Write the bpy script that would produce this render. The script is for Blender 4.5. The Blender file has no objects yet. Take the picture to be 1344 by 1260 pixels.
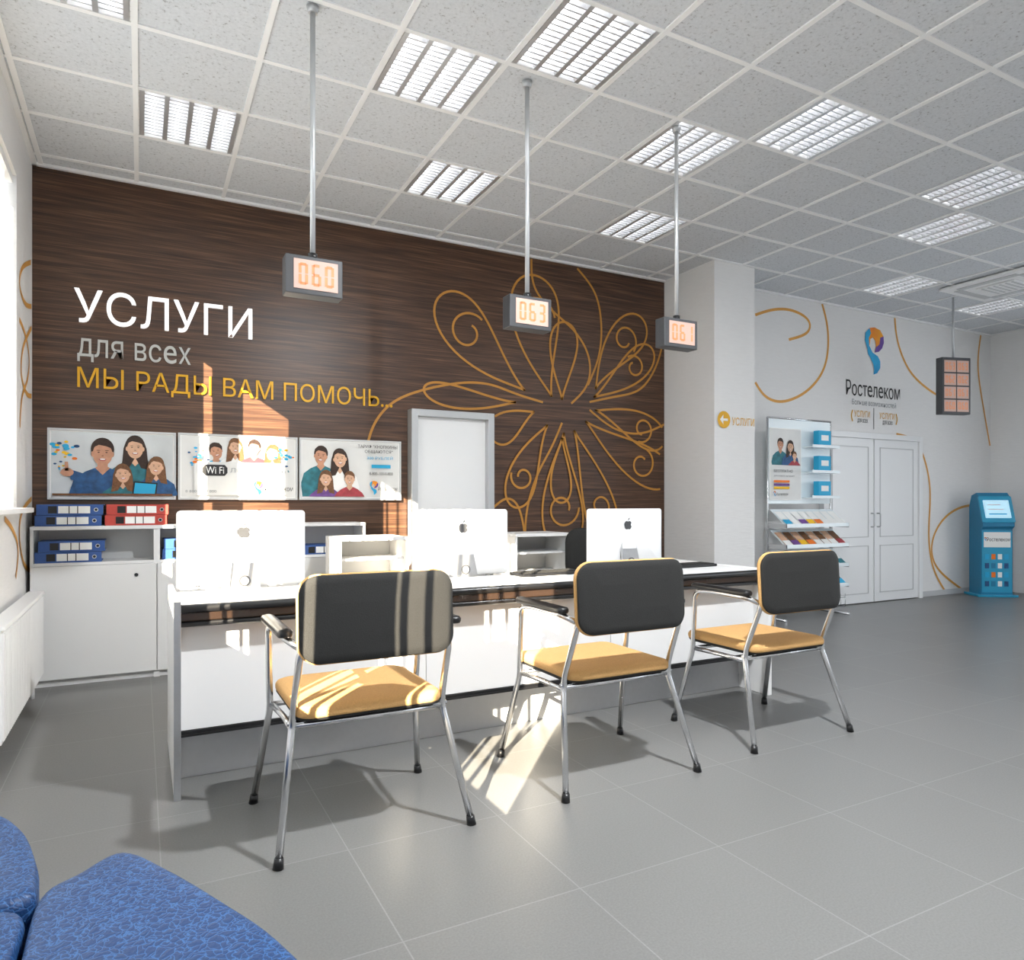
import bpy, bmesh, math, random
from mathutils import Vector, Matrix
random.seed(3)
scene=bpy.context.scene
scene.view_settings.view_transform='Standard'
COL=bpy.context.collection
H=3.66; XL=-0.684; XR=10.8; YB=6.0; YW=5.76; YBK=-3.0

# ---------------- materials ----------------
def lin(h):
    h=h.lstrip('#'); o=[]
    for i in (0,2,4):
        c=int(h[i:i+2],16)/255.; o.append(c/12.92 if c<=.04045 else ((c+.055)/1.055)**2.4)
    return (*o,1)
MC={}
def mat(name,col,rough=.5,metal=0,emit=0,noise=0,nscale=20,bump=0,spec=.5,coat=0,stretch=None,col2=None,sample=False):
    if name in MC: return MC[name]
    m=bpy.data.materials.new(name); m.use_nodes=True; nt=m.node_tree; b=nt.nodes['Principled BSDF']
    c=lin(col) if isinstance(col,str) else col
    b.inputs['Base Color'].default_value=c; b.inputs['Roughness'].default_value=rough; b.inputs['Metallic'].default_value=metal
    b.inputs['Specular IOR Level'].default_value=spec; b.inputs['Coat Weight'].default_value=coat; b.inputs['Coat Roughness'].default_value=.1
    if emit:
        b.inputs['Emission Color'].default_value=c; b.inputs['Emission Strength'].default_value=emit
        if not sample: m.cycles.emission_sampling='NONE'
    if noise or bump or col2:
        tc=nt.nodes.new('ShaderNodeTexCoord'); mp=nt.nodes.new('ShaderNodeMapping'); n=nt.nodes.new('ShaderNodeTexNoise')
        nt.links.new(tc.outputs['Object'],mp.inputs[0]); nt.links.new(mp.outputs[0],n.inputs['Vector'])
        if stretch: mp.inputs['Scale'].default_value=stretch
        n.inputs['Scale'].default_value=nscale; n.inputs['Detail'].default_value=4
        if noise or col2:
            r=nt.nodes.new('ShaderNodeValToRGB'); nt.links.new(n.outputs['Fac'],r.inputs[0])
            k=1-noise; r.color_ramp.elements[0].position=.3; r.color_ramp.elements[1].position=.7
            r.color_ramp.elements[0].color=lin(col2) if col2 else (c[0]*k,c[1]*k,c[2]*k,1); r.color_ramp.elements[1].color=c
            nt.links.new(r.outputs[0],b.inputs['Base Color'])
        if bump:
            bp=nt.nodes.new('ShaderNodeBump'); bp.inputs['Strength'].default_value=bump; bp.inputs['Distance'].default_value=.01
            nt.links.new(n.outputs['Fac'],bp.inputs['Height']); nt.links.new(bp.outputs[0],b.inputs['Normal'])
    MC[name]=m; return m

white=mat('white_wall_paint','#EBEAE9',.7,noise=.03,nscale=9,bump=.15,stretch=(1,1,6))
cream=mat('white_trim','#F4F4F4',.45,noise=.01,nscale=5)
lam=mat('white_laminate','#E8E8E8',.35,noise=.015,nscale=3)
lamgrey=mat('grey_laminate','#C9CACB',.4,noise=.02,nscale=3)
dark=mat('black_plastic','#131315',.35,noise=.1,nscale=60)
blackfab=mat('black_fabric','#20201F',.8,noise=.25,nscale=250,bump=.2)
tan=mat('tan_fabric','#D2A468',.85,noise=.15,nscale=180,bump=.3)
chrome=mat('chrome_tube','#DDDEE0',.22,1,noise=.02,nscale=8)
pole=mat('pendant_metal','#C6C8CA',.35,.5,noise=.02,nscale=8)
alu=mat('brushed_aluminium','#C4C5C7',.32,.85,noise=.05,nscale=40)
plin=mat('counter_plinth','#C8C9CB',.35,.15,noise=.04,nscale=30)
imacm=mat('computer_shell','#EDEEEF',.3,.1,noise=.01,nscale=5)
brownband=mat('dark_brown_gloss','#33261E',.15,noise=.2,nscale=12,coat=.5)
gold=mat('gold_lettering','#E0A81C',.4,.2,noise=.05,nscale=12)
orange=mat('orange_swirl_paint','#C08532',.5,noise=.06,nscale=10)
orange2=mat('orange_swirl_paint_light','#DFA24C',.5,noise=.06,nscale=10)
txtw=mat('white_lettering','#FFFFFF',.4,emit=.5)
txtg=mat('silver_lettering','#C4C4C0',.45,.1,noise=.02,nscale=8)
blk=mat('ink_black','#222224',.5)
peach=mat('led_panel_peach','#CDAA9C',.45,emit=.02)
digit=mat('led_digit_orange','#E3905F',.45,emit=.1)
case=mat('display_case_grey','#444548',.4,noise=.05,nscale=30)
blueb=mat('binder_blue','#33599C',.45,noise=.1,nscale=60)
redb=mat('binder_red','#C0453B',.45,noise=.1,nscale=60)
paper=mat('paper_white','#F4F4F2',.6)
skin=mat('print_skin','#CF987A',.6,noise=.25,nscale=22); skin2=mat('print_skin_light','#E0B394',.6,noise=.22,nscale=22)
hair=mat('print_hair_dark','#3A2417',.6,noise=.5,nscale=60); hair2=mat('print_hair_light','#7E5431',.6,noise=.45,nscale=60)
pblue=mat('print_blue','#2C5F94',.6,noise=.5,nscale=22); pteal=mat('print_teal','#2E7F8C',.6,noise=.5,nscale=22); pred=mat('print_red','#B5404A',.6,noise=.4,nscale=22)
pcy=mat('print_cyan','#25A9D6',.6); por=mat('print_orange','#EE7A22',.6); pgr=mat('print_grey','#9A9EA2',.6)
plil=mat('print_violet','#7A4D9B',.6,noise=.4,nscale=22); pyel=mat('print_yellow','#F5C21E',.6); pbg=mat('print_background','#DDE2E4',.5,noise=.3,nscale=2.5); pbg2=mat('print_background_warm','#E6E6E4',.5,noise=.12,nscale=3)
kblue=mat('kiosk_blue','#2F9FC6',.35,noise=.05,nscale=10); kdark=mat('kiosk_side_blue','#217FA8',.4,noise=.05,nscale=10)
kscr=mat('kiosk_screen','#B9E2F5',.2,emit=.5)
tube_em=mat('fluorescent_tube','#FFFFFF',.4,emit=8,sample=True)
refl=mat('louver_reflector','#DADBDD',.3,.65,noise=.02,nscale=8)
acr=mat('acrylic','#E8F2F6',.1,noise=.01,nscale=4)
pvc=mat('white_pvc','#EDEEEF',.3,noise=.01,nscale=4)

def wood():
    m=bpy.data.materials.new('walnut_wall_panel'); m.use_nodes=True; nt=m.node_tree; b=nt.nodes['Principled BSDF']
    tc=nt.nodes.new('ShaderNodeTexCoord')
    def noi(sc,scale,det,dist=0):
        mp=nt.nodes.new('ShaderNodeMapping'); mp.inputs['Scale'].default_value=sc
        n=nt.nodes.new('ShaderNodeTexNoise'); n.inputs['Scale'].default_value=scale; n.inputs['Detail'].default_value=det; n.inputs['Distortion'].default_value=dist
        nt.links.new(tc.outputs['Object'],mp.inputs[0]); nt.links.new(mp.outputs[0],n.inputs['Vector']); return n
    n1=noi((.35,1,9),4,8,.4); n2=noi((.8,1,50),3,5)
    mx=nt.nodes.new('ShaderNodeMix'); mx.inputs[0].default_value=.5
    nt.links.new(n1.outputs['Fac'],mx.inputs[2]); nt.links.new(n2.outputs['Fac'],mx.inputs[3])
    r=nt.nodes.new('ShaderNodeValToRGB'); nt.links.new(mx.outputs[0],r.inputs[0])
    e=r.color_ramp.elements; e[0].position=.36; e[0].color=lin('#301F16'); e[1].position=.64; e[1].color=lin('#71523B')
    x=e.new(.5); x.color=lin('#4D3425')
    nt.links.new(r.outputs[0],b.inputs['Base Color']); b.inputs['Roughness'].default_value=.35
    bp=nt.nodes.new('ShaderNodeBump'); bp.inputs['Strength'].default_value=.25; bp.inputs['Distance'].default_value=.004
    nt.links.new(mx.outputs[0],bp.inputs['Height']); nt.links.new(bp.outputs[0],b.inputs['Normal'])
    return m
woodm=wood()
def floorm():
    m=bpy.data.materials.new('grey_floor_tile'); m.use_nodes=True; nt=m.node_tree; b=nt.nodes['Principled BSDF']
    tc=nt.nodes.new('ShaderNodeTexCoord'); mp=nt.nodes.new('ShaderNodeMapping'); mp.inputs['Location'].default_value=(-.06,-.12,0)
    br=nt.nodes.new('ShaderNodeTexBrick'); br.offset=0; br.inputs['Scale'].default_value=1; br.inputs['Brick Width'].default_value=.6; br.inputs['Row Height'].default_value=.6
    br.inputs['Mortar Size'].default_value=.0025; br.inputs['Mortar Smooth'].default_value=.2
    br.inputs['Color1'].default_value=lin('#727271'); br.inputs['Color2'].default_value=lin('#767675'); br.inputs['Mortar'].default_value=lin('#888887')
    nt.links.new(tc.outputs['Object'],mp.inputs[0]); nt.links.new(mp.outputs[0],br.inputs['Vector'])
    n=nt.nodes.new('ShaderNodeTexNoise'); n.inputs['Scale'].default_value=140; n.inputs['Detail'].default_value=3
    nt.links.new(tc.outputs['Object'],n.inputs['Vector'])
    mr=nt.nodes.new('ShaderNodeMapRange'); mr.inputs[1].default_value=.3; mr.inputs[2].default_value=.7; mr.inputs[3].default_value=.88; mr.inputs[4].default_value=1.06
    nt.links.new(n.outputs['Fac'],mr.inputs[0])
    mx=nt.nodes.new('ShaderNodeVectorMath'); mx.operation='SCALE'
    nt.links.new(br.outputs['Color'],mx.inputs[0]); nt.links.new(mr.outputs[0],mx.inputs['Scale'])
    nt.links.new(mx.outputs[0],b.inputs['Base Color']); b.inputs['Roughness'].default_value=.33
    return m
def ceilm():
    m=bpy.data.materials.new('mineral_ceiling_tile'); m.use_nodes=True; nt=m.node_tree; b=nt.nodes['Principled BSDF']
    tc=nt.nodes.new('ShaderNodeTexCoord'); n=nt.nodes.new('ShaderNodeTexNoise'); n.inputs['Scale'].default_value=55; n.inputs['Detail'].default_value=5; n.inputs['Roughness'].default_value=.7
    nt.links.new(tc.outputs['Object'],n.inputs['Vector'])
    r=nt.nodes.new('ShaderNodeValToRGB'); e=r.color_ramp.elements; e[0].position=.32; e[0].color=lin('#98999A'); e[1].position=.41; e[1].color=lin('#CFD2D6')
    x=e.new(.7); x.color=lin('#DBDEE2')
    nt.links.new(n.outputs['Fac'],r.inputs[0]); nt.links.new(r.outputs[0],b.inputs['Base Color']); b.inputs['Roughness'].default_value=.9
    return m
def leather():
    m=bpy.data.materials.new('blue_leather'); m.use_nodes=True; nt=m.node_tree; b=nt.nodes['Principled BSDF']
    tc=nt.nodes.new('ShaderNodeTexCoord'); v=nt.nodes.new('ShaderNodeTexVoronoi'); v.feature='DISTANCE_TO_EDGE'; v.inputs['Scale'].default_value=60
    n=nt.nodes.new('ShaderNodeTexNoise'); n.inputs['Scale'].default_value=30; n.inputs['Detail'].default_value=3
    va=nt.nodes.new('ShaderNodeMixRGB'); va.inputs[0].default_value=.045
    nt.links.new(tc.outputs['Object'],n.inputs['Vector']); nt.links.new(tc.outputs['Object'],va.inputs[1]); nt.links.new(n.outputs['Color'],va.inputs[2]); nt.links.new(va.outputs[0],v.inputs['Vector'])
    r=nt.nodes.new('ShaderNodeValToRGB'); e=r.color_ramp.elements; e[0].position=0; e[0].color=lin('#3768A0'); e[1].position=.08; e[1].color=lin('#143866')
    nt.links.new(v.outputs['Distance'],r.inputs[0]); nt.links.new(r.outputs[0],b.inputs['Base Color']); b.inputs['Roughness'].default_value=.5
    bp=nt.nodes.new('ShaderNodeBump'); bp.inputs['Strength'].default_value=.5; bp.inputs['Distance'].default_value=.005
    nt.links.new(v.outputs['Distance'],bp.inputs['Height']); nt.links.new(bp.outputs[0],b.inputs['Normal'])
    return m
flm=floorm(); clm=ceilm(); lea=leather()
def slatm():
    m=bpy.data.materials.new('blind_fabric'); m.use_nodes=True; nt=m.node_tree; b=nt.nodes['Principled BSDF']
    n=nt.nodes.new('ShaderNodeTexNoise'); n.inputs['Scale'].default_value=80
    b.inputs['Base Color'].default_value=lin('#DDE2E4'); b.inputs['Roughness'].default_value=.8
    t=nt.nodes.new('ShaderNodeBsdfTranslucent'); t.inputs[0].default_value=lin('#BFC8CC'); mx=nt.nodes.new('ShaderNodeMixShader'); mx.inputs[0].default_value=.07
    nt.links.new(b.outputs[0],mx.inputs[1]); nt.links.new(t.outputs[0],mx.inputs[2]); nt.links.new(mx.outputs[0],nt.nodes['Material Output'].inputs[0])
    return m
slat=slatm()

# ---------------- mesh builder ----------------
def tmesh(body,ext=0):
    cu=bpy.data.curves.new('t','FONT'); cu.body=body; cu.size=1; cu.extrude=ext
    o=bpy.data.objects.new('t',cu); COL.objects.link(o); bpy.context.view_layer.update()
    me=bpy.data.meshes.new_from_object(o.evaluated_get(bpy.context.evaluated_depsgraph_get()))
    bpy.data.objects.remove(o); bpy.data.curves.remove(cu)
    xs=[v.co.x for v in me.vertices]; ys=[v.co.y for v in me.vertices]
    return me,(min(xs),max(xs),min(ys),max(ys))
class MB:
    def __init__(s): s.bm=bmesh.new(); s.mats=[]
    def mi(s,m):
        if m not in s.mats: s.mats.append(m)
        return s.mats.index(m)
    def box(s,x0,x1,y0,y1,z0,z1,m,bev=0):
        i=s.mi(m); f0=set(s.bm.faces)
        r=bmesh.ops.create_cube(s.bm,size=1)
        for v in r['verts']:
            v.co=Vector((x0+(v.co.x+.5)*(x1-x0),y0+(v.co.y+.5)*(y1-y0),z0+(v.co.z+.5)*(z1-z0)))
        if bev:
            es=set(e for v in r['verts'] for e in v.link_edges)
            bmesh.ops.bevel(s.bm,geom=list(es),offset=bev,segments=2,profile=.5,affect='EDGES')
        for f in s.bm.faces:
            if f not in f0: f.material_index=i
    def poly(s,pts,m):
        f=s.bm.faces.new([s.bm.verts.new(p) for p in pts]); f.material_index=s.mi(m); return f
    def tube(s,pts,r,m,seg=10,round=0,cap=True):
        i=s.mi(m); P=[Vector(p) for p in pts]
        if round:
            Q=[P[0]]
            for k in range(1,len(P)-1):
                a,b,c=P[k-1],P[k],P[k+1]; d1=(a-b); d2=(c-b); rr=min(round,d1.length*.45,d2.length*.45)
                s1=b+d1.normalized()*rr; s2=b+d2.normalized()*rr
                for j in range(7):
                    t=j/6; Q.append(s1*(1-t)**2+b*2*t*(1-t)+s2*t*t)
            Q.append(P[-1]); P=Q
        rings=[]; n=None
        for k,p in enumerate(P):
            t=(P[min(k+1,len(P)-1)]-P[max(k-1,0)]).normalized()
            if n is None: n=t.orthogonal().normalized()
            else: n=(n-t*n.dot(t)).normalized()
            b=t.cross(n)
            rings.append([s.bm.verts.new(p+(n*math.cos(2*math.pi*j/seg)+b*math.sin(2*math.pi*j/seg))*r) for j in range(seg)])
        for a,b in zip(rings,rings[1:]):
            for j in range(seg):
                f=s.bm.faces.new((a[j],a[(j+1)%seg],b[(j+1)%seg],b[j])); f.material_index=i; f.smooth=True
        if cap:
            for q in (rings[0][::-1],rings[-1]):
                f=s.bm.faces.new(q); f.material_index=i
    def cyl(s,p0,p1,r,m,seg=20,r2=None):
        i=s.mi(m); a=Vector(p0); b=Vector(p1); t=(b-a).normalized(); n=t.orthogonal().normalized(); bb=t.cross(n); r2=r if r2 is None else r2
        R=[[s.bm.verts.new(c+(n*math.cos(2*math.pi*j/seg)+bb*math.sin(2*math.pi*j/seg))*q) for j in range(seg)] for c,q in ((a,r),(b,r2))]
        for j in range(seg):
            f=s.bm.faces.new((R[0][j],R[0][(j+1)%seg],R[1][(j+1)%seg],R[1][j])); f.material_index=i; f.smooth=True
        f=s.bm.faces.new(R[0][::-1]); f.material_index=i; f=s.bm.faces.new(R[1]); f.material_index=i
    def loops(s,rings,m,smooth=True,caps=True,fan=False):
        i=s.mi(m); R=[[s.bm.verts.new(p) for p in r] for r in rings]; N=len(R[0])
        for a,b in zip(R,R[1:]):
            for j in range(N):
                f=s.bm.faces.new((a[j],a[(j+1)%N],b[(j+1)%N],b[j])); f.material_index=i; f.smooth=smooth
        if caps:
            for q in (R[0][::-1],R[-1]):
                if fan:
                    c=sum((v.co for v in q),Vector((0,0,0)))/N; cv=s.bm.verts.new(c)
                    for j in range(N):
                        f=s.bm.faces.new((q[j],q[(j+1)%N],cv)); f.material_index=i; f.smooth=smooth
                else:
                    f=s.bm.faces.new(q); f.material_index=i; f.smooth=smooth
    def pad(s,c,u,v,n,w,h,r,prof,m,bend=0,bendv=0):
        c=Vector(c);u=Vector(u);v=Vector(v);n=Vector(n); rings=[]
        for ins,off in prof:
            a=w/2-ins; b=h/2-ins; rr=max(.004,min(r-ins if r>ins else r*.2,a,b)); ring=[]
            for q,(sx,sy) in enumerate(((1,1),(-1,1),(-1,-1),(1,-1))):
                for k in range(9):
                    an=math.pi/2*(q+k/8); x=sx*(a-rr)+rr*math.cos(an); y=sy*(b-rr)+rr*math.sin(an)
                    ring.append(c+u*x+v*y+n*(off+bend*x*x+bendv*y*y))
            rings.append(ring)
        s.loops(rings,m)
    def prism(s,poly,ax,lo,hi,m,smooth=False):
        def P(a,b,t): return {'x':(t,a,b),'y':(a,t,b),'z':(a,b,t)}[ax]
        s.loops([[P(a,b,lo) for a,b in poly],[P(a,b,hi) for a,b in poly]],m,smooth)
    def ribbon(s,pts,w,y,m,plane='xz'):
        P=[Vector((a,b,0)) for a,b in pts]; Q=[]
        for k in range(len(P)-1):
            p0=P[max(k-1,0)];p1=P[k];p2=P[k+1];p3=P[min(k+2,len(P)-1)]
            for j in range(8):
                t=j/8; Q.append(.5*((2*p1)+(p2-p0)*t+(2*p0-5*p1+4*p2-p3)*t*t+(3*p1-p0-3*p2+p3)*t**3))
        Q.append(P[-1])
        for _ in range(10):
            Q=[Q[0]]+[(Q[k-1]+Q[k]*2+Q[k+1])/4 for k in range(1,len(Q)-1)]+[Q[-1]]
        s.strip(Q,w,y,m,plane)
    def strip(s,Q,w,y,m,plane='xz'):
        i=s.mi(m); L=[];R=[]
        for k,p in enumerate(Q):
            t=(Q[min(k+1,len(Q)-1)]-Q[max(k-1,0)]); t=t.normalized() if t.length>1e-6 else Vector((1,0,0)); nn=Vector((-t.y,t.x,0))*w/2
            for lst,sg in ((L,1),(R,-1)):
                q=p+nn*sg
                lst.append(s.bm.verts.new((q.x,y,q.y) if plane=='xz' else (y,q.x,q.y)))
        for k in range(len(Q)-1):
            f=s.bm.faces.new((L[k],L[k+1],R[k+1],R[k])); f.material_index=i
    def ell(s,cx,cz,rx,rz,y,m,n=24,a0=0,a1=360):
        pts=[]; full=abs(a1-a0)>=360; K=n if full else n+1
        for j in range(K):
            a=math.radians(a0+(a1-a0)*j/n); pts.append((cx+rx*math.cos(a),y,cz+rz*math.sin(a)))
        s.poly(pts,m)
    def rect(s,x0,x1,z0,z1,y,m): s.poly([(x0,y,z0),(x1,y,z0),(x1,y,z1),(x0,y,z1)],m)
    def pl(s,pts,y,m): s.poly([(a,y,b) for a,b in pts],m)
    def text(s,body,x0,x1,z0,z1,y,m,ext=0):
        # the Cyrillic 'е' glyph of the built-in font fills badly: set a matching latin 'e' in its slot
        bo=body.replace('е','о'); parts=[]
        me,(a,b,c,d)=tmesh(bo,ext); 
        if 'е' not in body: parts.append((me,None))
        else:
            bpy.data.meshes.remove(me)
            mo,ob=tmesh('о'); bpy.data.meshes.remove(mo)
            k=0; n=len(body)
            while k<n:
                if body[k]==' ': k+=1; continue
                if body[k]=='е':
                    q,bb=tmesh(bo[:k+1]); bpy.data.meshes.remove(q)
                    g,gb=tmesh('e',ext); parts.append((g,(gb,(bb[1]-(ob[1]-ob[0]),bb[1],ob[2],ob[3])))); k+=1
                else:
                    j=k
                    while j<n and body[j] not in 'е ': j+=1
                    q,bb=tmesh(bo[:j]); bpy.data.meshes.remove(q)
                    g,gb=tmesh(body[k:j],ext); w=gb[1]-gb[0]; parts.append((g,(gb,(bb[1]-w,bb[1],gb[2],gb[3])))); k=j
        i=s.mi(m)
        for me,mp in parts:
            for v in me.vertices:
                X,Y=v.co.x,v.co.y
                if mp:
                    g,t=mp; X=t[0]+(X-g[0])/(g[1]-g[0])*(t[1]-t[0]); Y=t[2]+(Y-g[2])/(g[3]-g[2])*(t[3]-t[2])
                v.co=Vector((x0+(X-a)/(b-a)*(x1-x0), y-v.co.z, z0+(Y-c)/(d-c)*(z1-z0)))
            f0=len(s.bm.faces); s.bm.from_mesh(me); s.bm.faces.ensure_lookup_table()
            for f in s.bm.faces[f0:]: f.material_index=i; f.smooth=False
            bpy.data.meshes.remove(me)
    def seg7(s,txt,x0,x1,z0,z1,y,m):
        segs={'0':'abcdef','1':'bc','2':'abged','3':'abgcd','4':'fgbc','5':'afgcd','6':'afgedc','7':'abc','8':'abcdefg','9':'abcdfg'}
        n=len(txt); cw=(x1-x0)/n; w=cw*.72; h=z1-z0; t=h*.13; hm=z0+h/2
        for k,ch in enumerate(txt):
            a=x0+k*cw+cw*.14; c=a+w
            R={'a':(a+t*.6,c-t*.6,z1-t,z1),'d':(a+t*.6,c-t*.6,z0,z0+t),'g':(a+t*.6,c-t*.6,hm-t/2,hm+t/2),'f':(a,a+t,hm+t*.2,z1-t*.4),'b':(c-t,c,hm+t*.2,z1-t*.4),'e':(a,a+t,z0+t*.4,hm-t*.2),'c':(c-t,c,z0+t*.4,hm-t*.2)}
            for q in segs[ch]: s.rect(*R[q],y,m)
    def fin(s,name,loc=(0,0,0),rot=0,recalc=True):
        if recalc: bmesh.ops.recalc_face_normals(s.bm,faces=s.bm.faces)
        me=bpy.data.meshes.new(name); s.bm.to_mesh(me); s.bm.free()
        for m in s.mats: me.materials.append(m)
        o=bpy.data.objects.new(name,me); COL.objects.link(o); o.location=loc; o.rotation_euler=(0,0,rot); return o
def inst(o,loc,rot=0,name=None):
    n=bpy.data.objects.new(name or o.name.split('.')[0],o.data); COL.objects.link(n); n.location=loc; n.rotation_euler=(0,0,rot); return n
def one(name,*a,**k):
    b=MB(); b.box(*a,**k); return b.fin(name)

# ---------------- room shell ----------------
one('floor',XL-.3,XR+.3,YBK-.2,YB+.2,-.1,0,flm)
one('wall_back_wood',XL-.3,5.2,YB,YB+.15,0,H+.2,woodm)
one('wall_back_white',5.2,XR+.3,YW,YB+.15,0,H+.2,white)
one('column',5.02,5.57,5.24,YB-.005,0,H,white)
one('wall_front',XL-.3,XR+.3,YBK-.2,YBK,0,H+.2,white)
WZ0,WZ1=1.22,3.28
b=MB()
b.box(XL-.3,XL,YBK,YB+.1,0,WZ0,white); b.box(XL-.3,XL,YBK,YB+.1,WZ1,H+.2,white)
b.box(XL-.3,XL,5.3,YB+.1,WZ0,WZ1,white); b.box(XL-.3,XL,YBK,-1.2,WZ0,WZ1,white)
b.fin('wall_left')
b=MB()
b.box(XR,XR+.3,3.6,YW+.1,0,H+.2,white); b.box(XR,XR+.3,YBK,3.6,2.9,H+.2,white); b.box(XR,XR+.3,YBK,3.6,0,.3,white); b.box(XR,XR+.3,YBK,-2.2,.3,2.9,white)
b.fin('wall_right')
one('trim_window_sill',XL-.17,XL+.09,-1.2,5.3,WZ0-.03,WZ0,cream,.005)
b=MB()
for y in (-1.2,.78,2.03,3.6,5.24):
    b.box(XL-.24,XL-.18,y,y+.06,WZ0,WZ1,pvc)
b.box(XL-.24,XL-.18,-1.2,5.3,WZ0,WZ0+.06,pvc); b.box(XL-.24,XL-.18,-1.2,5.3,WZ1-.06,WZ1,pvc)
b.fin('window_1')
b=MB()
for y in (-2.2,-.8,.6,2.0,3.54): b.box(XR+.1,XR+.17,y,y+.06,.3,2.9,pvc)
b.box(XR+.1,XR+.17,-2.2,3.6,.3,.36,pvc); b.box(XR+.1,XR+.17,-2.2,3.6,2.84,2.9,pvc)
b.fin('window_2')
b=MB(); b.box(XL-.08,XL-.02,-1.2,5.3,WZ1-.05,WZ1,cream)
y=-1.19
def state(y):
    if 3.9<y<4.42 or 4.6<y<4.75: return 'open'
    if .42<y<.76 or .95<y<1.38: return 'strip'
    if 2.1<y<3.0: return 'strip2'
    if .2<y<.42: return 'open'
    return 'closed'
while y<5.3:
    st=state(y); x=XL-.05
    def sl(ang):
        dy=math.cos(ang)*.062; dx=math.sin(ang)*.062
        b.poly([(x-dx,y-dy,WZ0+.005),(x+dx,y+dy,WZ0+.005),(x+dx,y+dy,WZ1-.04),(x-dx,y-dy,WZ1-.04)],slat)
    if st=='closed': sl(-.2)
    elif st=='strip': sl(.92)
    elif st=='strip2': sl(.85)
    y+=.11
b.fin('vertical_blind',recalc=False)

# ceiling
FX=[(-.33,3.72),(.27,4.92),(1.47,3.72),(2.07,3.12),(2.07,4.92),(3.27,3.72),(3.87,3.12),(3.87,4.92),(5.67,3.12),(6.27,3.72),(7.47,4.92),(9.27,4.92),
    (7.47,3.12),(2.07,1.32),(.27,1.32),(3.87,1.32),(5.67,1.32),(7.47,1.32),(2.07,-.48),(5.67,-.48),(7.47,-.48),(9.27,1.32),(9.27,3.12)]
x0=-.03; y0=4.62
xs=[XL]+[x0+.6*k for k in range(-1,19) if XL<x0+.6*k<XR]+[XR]; ys=[YBK]+[y0+.6*k for k in range(-13,3) if YBK<y0+.6*k<YB]+[YB]
b=MB()
for i in range(len(xs)-1):
    for j in range(len(ys)-1):
        cx=(xs[i]+xs[i+1])/2; cy=(ys[j]+ys[j+1])/2
        if any(abs(cx-f[0])<.15 and abs(cy-f[1])<.1 for f in FX): continue
        b.poly([(xs[i],ys[j],H),(xs[i],ys[j+1],H),(xs[i+1],ys[j+1],H),(xs[i+1],ys[j],H)],clm)
b.fin('ceiling',recalc=False)
one('ceiling_slab',XL-.3,XR+.3,YBK-.2,YB+.15,H+.2,H+.3,white)
b=MB()
for x in xs: b.box(x-.015,x+.015,YBK,YB,H-.009,H+.002,cream)
for y in ys: b.box(XL,XR,y-.015,y+.015,H-.008,H+.002,cream)
b.box(XL,XL+.03,YBK,YB,H-.02,H,cream); b.box(XL,5.02,YB-.03,YB,H-.02,H,cream); b.box(5.57,XR,YW-.03,YW,H-.02,H,cream)
b.fin('trim_ceiling_grid')
b=MB(); w=.285
b.box(-w,w,-w,w,.095,.1,refl)
for sx in (-1,1):
    b.box(sx*w-.005,sx*w+.005,-w,w,0,.1,cream); b.box(-w,w,sx*w-.005,sx*w+.005,0,.1,cream)
for k in range(5):
    x=-w+.02+k*(2*w-.04)/4
    b.prism([(x-.013,-.002),(x+.013,-.002),(x+.018,.03),(x+.045,.094),(x-.045,.094),(x-.018,.03)],'y',-w,w,refl)
for k in range(1,14):
    y=-w+k*2*w/14
    b.prism([(y-.004,.0),(y+.004,.0),(y+.001,.045),(y-.001,.045)],'x',-w,w,refl)
for k in range(4):
    x=-w+.02+(k+.5)*(2*w-.04)/4
    b.tube([(x,-w+.02,.066),(x,w-.02,.066)],.013,tube_em,8)
lum=None
for f in FX:
    if lum is None: lum=b.fin('ceiling_light',(f[0],f[1],H-.004))
    else: inst(lum,(f[0],f[1],H-.004))
def area(name,loc,size,e,rot=(0,0,0),col=(.96,.98,1)):
    l=bpy.data.lights.new(name,'AREA'); l.size=size; l.energy=e; l.color=col
    o=bpy.data.objects.new(name,l); COL.objects.link(o); o.location=loc; o.rotation_euler=rot; return o
area('lamp_key',(2.07,1.32,H-.03),.12,225)
for p in ((5.67,1.32),(7.47,1.32),(5.67,-.48)): area('fill_lamp',(p[0],p[1],H-.03),.5,22)  # unseen area lights added under out-of-view fixtures as fill for the room

b=MB(); b.box(-.45,.45,-.45,.45,-.03,0,cream,.01); b.box(-.2,.2,-.2,.2,-.045,-.03,cream,.01)
for k in range(6): b.box(-.17,.17,-.17+k*.06,-.15+k*.06,-.05,-.045,lamgrey)
for sx in (-1,1):
    b.box(sx*.33-.04,sx*.33+.04,-.3,.3,-.036,-.03,lamgrey); b.box(-.3,.3,sx*.33-.04,sx*.33+.04,-.036,-.03,lamgrey)
b.fin('ceiling_air_conditioner',(8.37,4.32,H-.01))

# wall lettering and art
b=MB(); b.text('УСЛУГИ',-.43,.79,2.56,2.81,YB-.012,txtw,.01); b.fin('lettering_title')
b=MB(); b.text('для всех',-.41,.34,2.28,2.45,YB-.008,txtg,.006); b.fin('lettering_subtitle')
b=MB(); b.text('МЫ РАДЫ ВАМ ПОМОЧЬ...',-.41,1.96,2.06,2.24,YB-.008,gold,.006); b.fin('lettering_slogan')
def par(t): return [[tuple(map(float,p.split(','))) for p in c.split()] for c in t.split('|')]
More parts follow.
